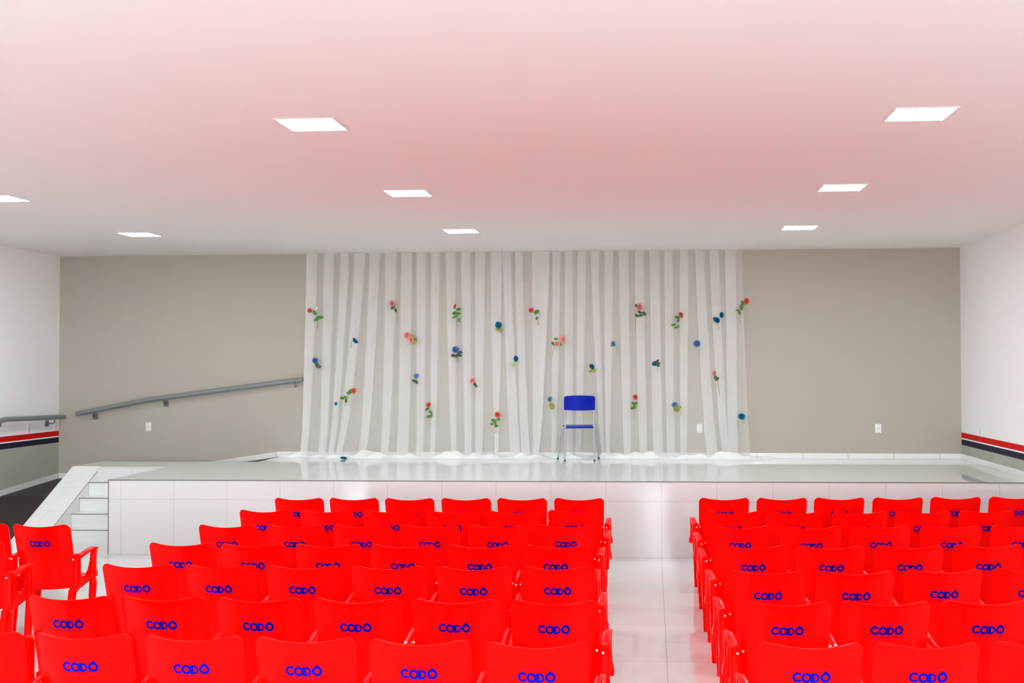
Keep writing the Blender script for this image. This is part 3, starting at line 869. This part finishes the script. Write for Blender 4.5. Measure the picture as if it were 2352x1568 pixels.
GC, GB = 'coral and pink roses on the curtain', 'blue and teal roses on the curtain'
T = .122                # tucked behind the next fold
FL = [
 (5, [(97, 460)], [(140, 478), (150, 520), (147, 590)], [(130, 475, 40), (150, 515, 42), (175, 508, 34), (137, 525, 28)], 'red_petal', 'leaf', 'coral rose beside a white bud at the top left of the curtain', GC, 17, .155, 30),
 (5, [(667, 413, 24)], [(690, 460), (703, 500), (703, 565)], [(672, 440, 36), (690, 458, 28)], 'pink_petal', 'leaf_dark', 'pink rose with a long bare stem high on the left curtain', GC, 24, .155, 30),
 (5, [(1104, 432)], [(1112, 500), (1117, 590)], [(1127, 453, 34), (1100, 480, 40), (1130, 480, 26), (1095, 509, 26), (1113, 495, 28), (1130, 520, 24), (1132, 535, 22)], 'red_petal', 'leaf', 'coral rose with many green leaves hanging straight, upper middle of left curtain', GC, 18, .155, 30),
 (5, [(1628, 460)], [(1660, 490), (1668, 520), (1678, 562)], [(1668, 470, 40), (1668, 515, 26)], 'red_petal', 'leaf', 'coral rose high at the right side of the left curtain', GC, 18, .160, 30),
 (5, [(1404, 562, 21)], [(1405, 600)], [(1393, 592, 28), (1420, 592, 30), (1414, 606, 26)], 'teal_petal', 'leaf_olive', 'teal rose with small olive leaves, upper right of the left curtain', GB, 20, .155, 30),
 (5, [(413, 670, 20)], [(385, 680), (378, 720)], [], 'teal_petal', 'leaf', 'leafless teal rose high on the left curtain', GB, 20, .155, 30),
 (5, [(772, 633, 22), (797, 665, 20)], [(830, 640), (826, 690)], [(808, 640, 32), (820, 682, 40), (826, 662, 34)], 'pink_petal', 'leaf_olive', 'pair of pink rose blooms on one curled stem, left curtain', GC, 22, .155, 30),
 (5, [(1106, 730, 24)], [(1115, 770), (1121, 822)], [(1088, 772, 36), (1115, 772, 34), (1137, 752, 34), (1137, 773, 30)], 'blue_petal', 'leaf_dark', 'mid-blue rose with dark leaves in the middle of the left curtain', GB, 22, .155, 30),
 (5, [(133, 808, 20)], [(150, 850), (160, 900)], [(148, 838, 44), (160, 850, 32)], 'blue_petal', 'leaf_dark', 'mid-blue rose with a dark leaf at the far left of the curtain', GB, 20, .155, 30),
 (5, [(1522, 795, 19)], [(1512, 832)], [(1500, 832, 34), (1520, 832, 32), (1508, 842, 24)], 'teal_petal', 'leaf_pale', 'teal rose with pale leaves at the right of the left curtain', GB, 19, .155, 30),
 (5, [(832, 912, 18)], [(828, 960)], [(820, 948, 34), (834, 955, 30)], 'blue_petal', 'leaf_dark', 'blue rose half hidden by a fold low in the left curtain', GB, 18, T, 30),
 (5, [(1223, 947, 22)], [(1245, 990)], [(1238, 970, 32), (1250, 985, 24)], 'pink_petal', 'leaf_dark', 'pink rose tucked at a fold, lower right of the left curtain', GC, 22, .155, 30),
 (5, [(401, 1016)], [(372, 1020), (360, 1060), (338, 1125)], [(377, 1022, 40), (360, 1033, 24), (342, 1060, 28), (320, 1067, 32), (347, 1084, 32)], 'red_petal', 'leaf', 'coral rose leaning right with five leaves, lower left of the curtain', GC, 18, .155, 30),
 (5, [(276, 1106, 12)], None, [], 'teal_petal', 'leaf', 'small teal rose mostly behind a fold at the lower left', GB, 12, T, 30),
 (5, [(919, 1115, 19)], [(928, 1160), (938, 1210)], [(908, 1143, 30), (933, 1165, 28), (918, 1195, 32), (936, 1190, 30)], 'red_petal', 'leaf', 'coral rose with narrow leaves low in the middle of left curtain', GC, 19, .155, 30),
 (5, [(1397, 1182, 19)], [(1390, 1220), (1378, 1260), (1378, 1312)], [(1405, 1215, 26), (1370, 1222, 40), (1380, 1240, 26), (1357, 1247, 26), (1388, 1260, 28)], 'red_petal', 'leaf', 'coral rose lowest on the left curtain, left of the blue chair', GC, 19, .160, 30),
 (6, [(812, 437, 25)], [(788, 470), (785, 520), (779, 600)], [(790, 428, 28), (812, 473, 30), (795, 497, 30), (820, 495, 26), (843, 482, 36)], 'pink_petal', 'leaf_dark', 'large pink rose with dark leaves high on the right curtain', GC, 25, .155, 30),
 (6, [(1097, 492, 19)], [(1078, 520), (1075, 565), (1089, 622)], [(1070, 508, 34), (1080, 528, 30), (1045, 560, 32), (1063, 578, 24), (1080, 570, 22)], 'red_petal', 'leaf', 'coral rose with a leaf spread left, upper right curtain', GC, 19, .155, 30),
 (6, [(1344, 527, 22), (1382, 491, 20)], [(1355, 560), (1359, 600)], [], 'teal_petal', 'leaf', 'two teal rose blooms together at the upper right of the curtain', GB, 22, .155, 30),
 (6, [(1550, 397, 21)], [(1522, 420), (1502, 480), (1513, 560)], [(1524, 408, 36), (1517, 440, 42), (1490, 460, 28), (1503, 475, 30)], 'red_petal', 'leaf', 'coral rose at the right border of the curtain against the grey wall', GC, 20, .155, 30),
 (6, [(279, 660, 22), (240, 690, 19)], [(235, 690), (215, 730), (205, 785)], [(213, 690, 34), (265, 697, 24), (226, 657, 22), (240, 658, 20)], 'pink_petal', 'leaf', 'two pink rose blooms on one stem above the blue chair', GC, 22, .155, 30),
 (6, [(631, 690, 20)], [(655, 730), (668, 795)], [(620, 705, 22)], 'pale_petal', 'leaf_olive', 'pale blue rose with a drooping stem, middle height of right curtain', GB, 20, .155, 30),
 (6, [(1209, 690, 23)], [(1228, 720), (1222, 795)], [(1222, 712, 20)], 'blue_petal', 'leaf_pale', 'violet-blue rose with a bare stem, right part of the right curtain', GB, 23, .155, 30),
 (6, [(478, 850, 21)], [(490, 890)], [(478, 880, 34), (495, 878, 36)], 'teal_petal', 'leaf_olive', 'bright teal rose with olive leaf above the blue chair, right', GB, 21, .155, 30),
 (6, [(914, 826, 18)], [(930, 840), (937, 895)], [(935, 812, 30), (943, 828, 26), (940, 842, 26)], 'teal_petal', 'leaf_dark', 'small teal rose with a fan of thin leaves, middle right curtain', GB, 17, .155, 30),
 (6, [(1331, 897, 20)], [(1345, 940), (1358, 990), (1366, 1055)], [(1338, 925, 36), (1350, 935, 30)], 'pink_petal', 'leaf_dark', 'pink rose with a very long stem, lower right curtain', GC, 20, .155, 30),
 (6, [(190, 1075, 18)], [(205, 1120), (214, 1165)], [(200, 1112, 36), (208, 1128, 40)], 'pale_petal', 'leaf_olive', 'pale blue rose directly left of the blue chair', GB, 18, .155, 30),
 (6, [(783, 1062, 19)], [(782, 1110), (769, 1208)], [(768, 1103, 32), (787, 1104, 28), (775, 1122, 26), (760, 1137, 30), (782, 1132, 26)], 'red_petal', 'leaf', 'coral rose hanging straight, right of the blue chair', GC, 19, .155, 30),
 (6, [(1055, 1112, 20)], [(1085, 1150), (1098, 1190)], [(1072, 1148, 40), (1088, 1132, 32), (1055, 1145, 26)], 'pale_petal', 'leaf_olive', 'pale blue rose with olive leaves low on the right curtain', GB, 20, .155, 30),
 (6, [(1517, 1195, 20)], [(1508, 1240)], [(1500, 1220, 36), (1518, 1224, 32), (1508, 1236, 26)], 'teal_petal', 'leaf_pale', 'teal rose with pale leaves at the bottom right edge of the curtain', GB, 19, .155, 30),
]
for q in FL:
    root, P_, o_ = flower(*q)
    if 'white bud' in q[6]:
        bm = bmesh.new(); a = P_(134, 468)-o_; b = P_(149, 434)-o_
        tube(bm, [a, a.lerp(b, .35), a.lerp(b, .7), b], [.006, .010, .011, .007], 8); obj('bud', bm, 'bud', root, 60)
# one fallen bloom on the stage floor by the hem
p = at(810, 1046, Z=SZ+.012)
root = empty('artificial_rose', (p.x, 15.64, SZ)); tag(root, 'teal rose petals lying on the stage floor by the curtain hem', 'flower', GB)
ob = D.objects.new('bloom', rose_mesh(1, 'teal_petal')); COL.objects.link(ob); ob.parent = root
ob.location = (0, 0, .018); ob.scale = (.045, .03, .016); ob.rotation_euler = (.1, .1, .4)

# ------------------------------------------------------------------ picture settings
vs = SC.view_settings
SC.display_settings.display_device = 'sRGB'
vs.view_transform = 'Standard'; vs.look = 'None'; vs.gamma = 1; vs.use_curve_mapping = False
vs.exposure = 0.17
SC.cycles.max_bounces = 10; SC.cycles.diffuse_bounces = 6; SC.cycles.glossy_bounces = 5; SC.cycles.transparent_max_bounces = 16
SC.cycles.use_denoising = True
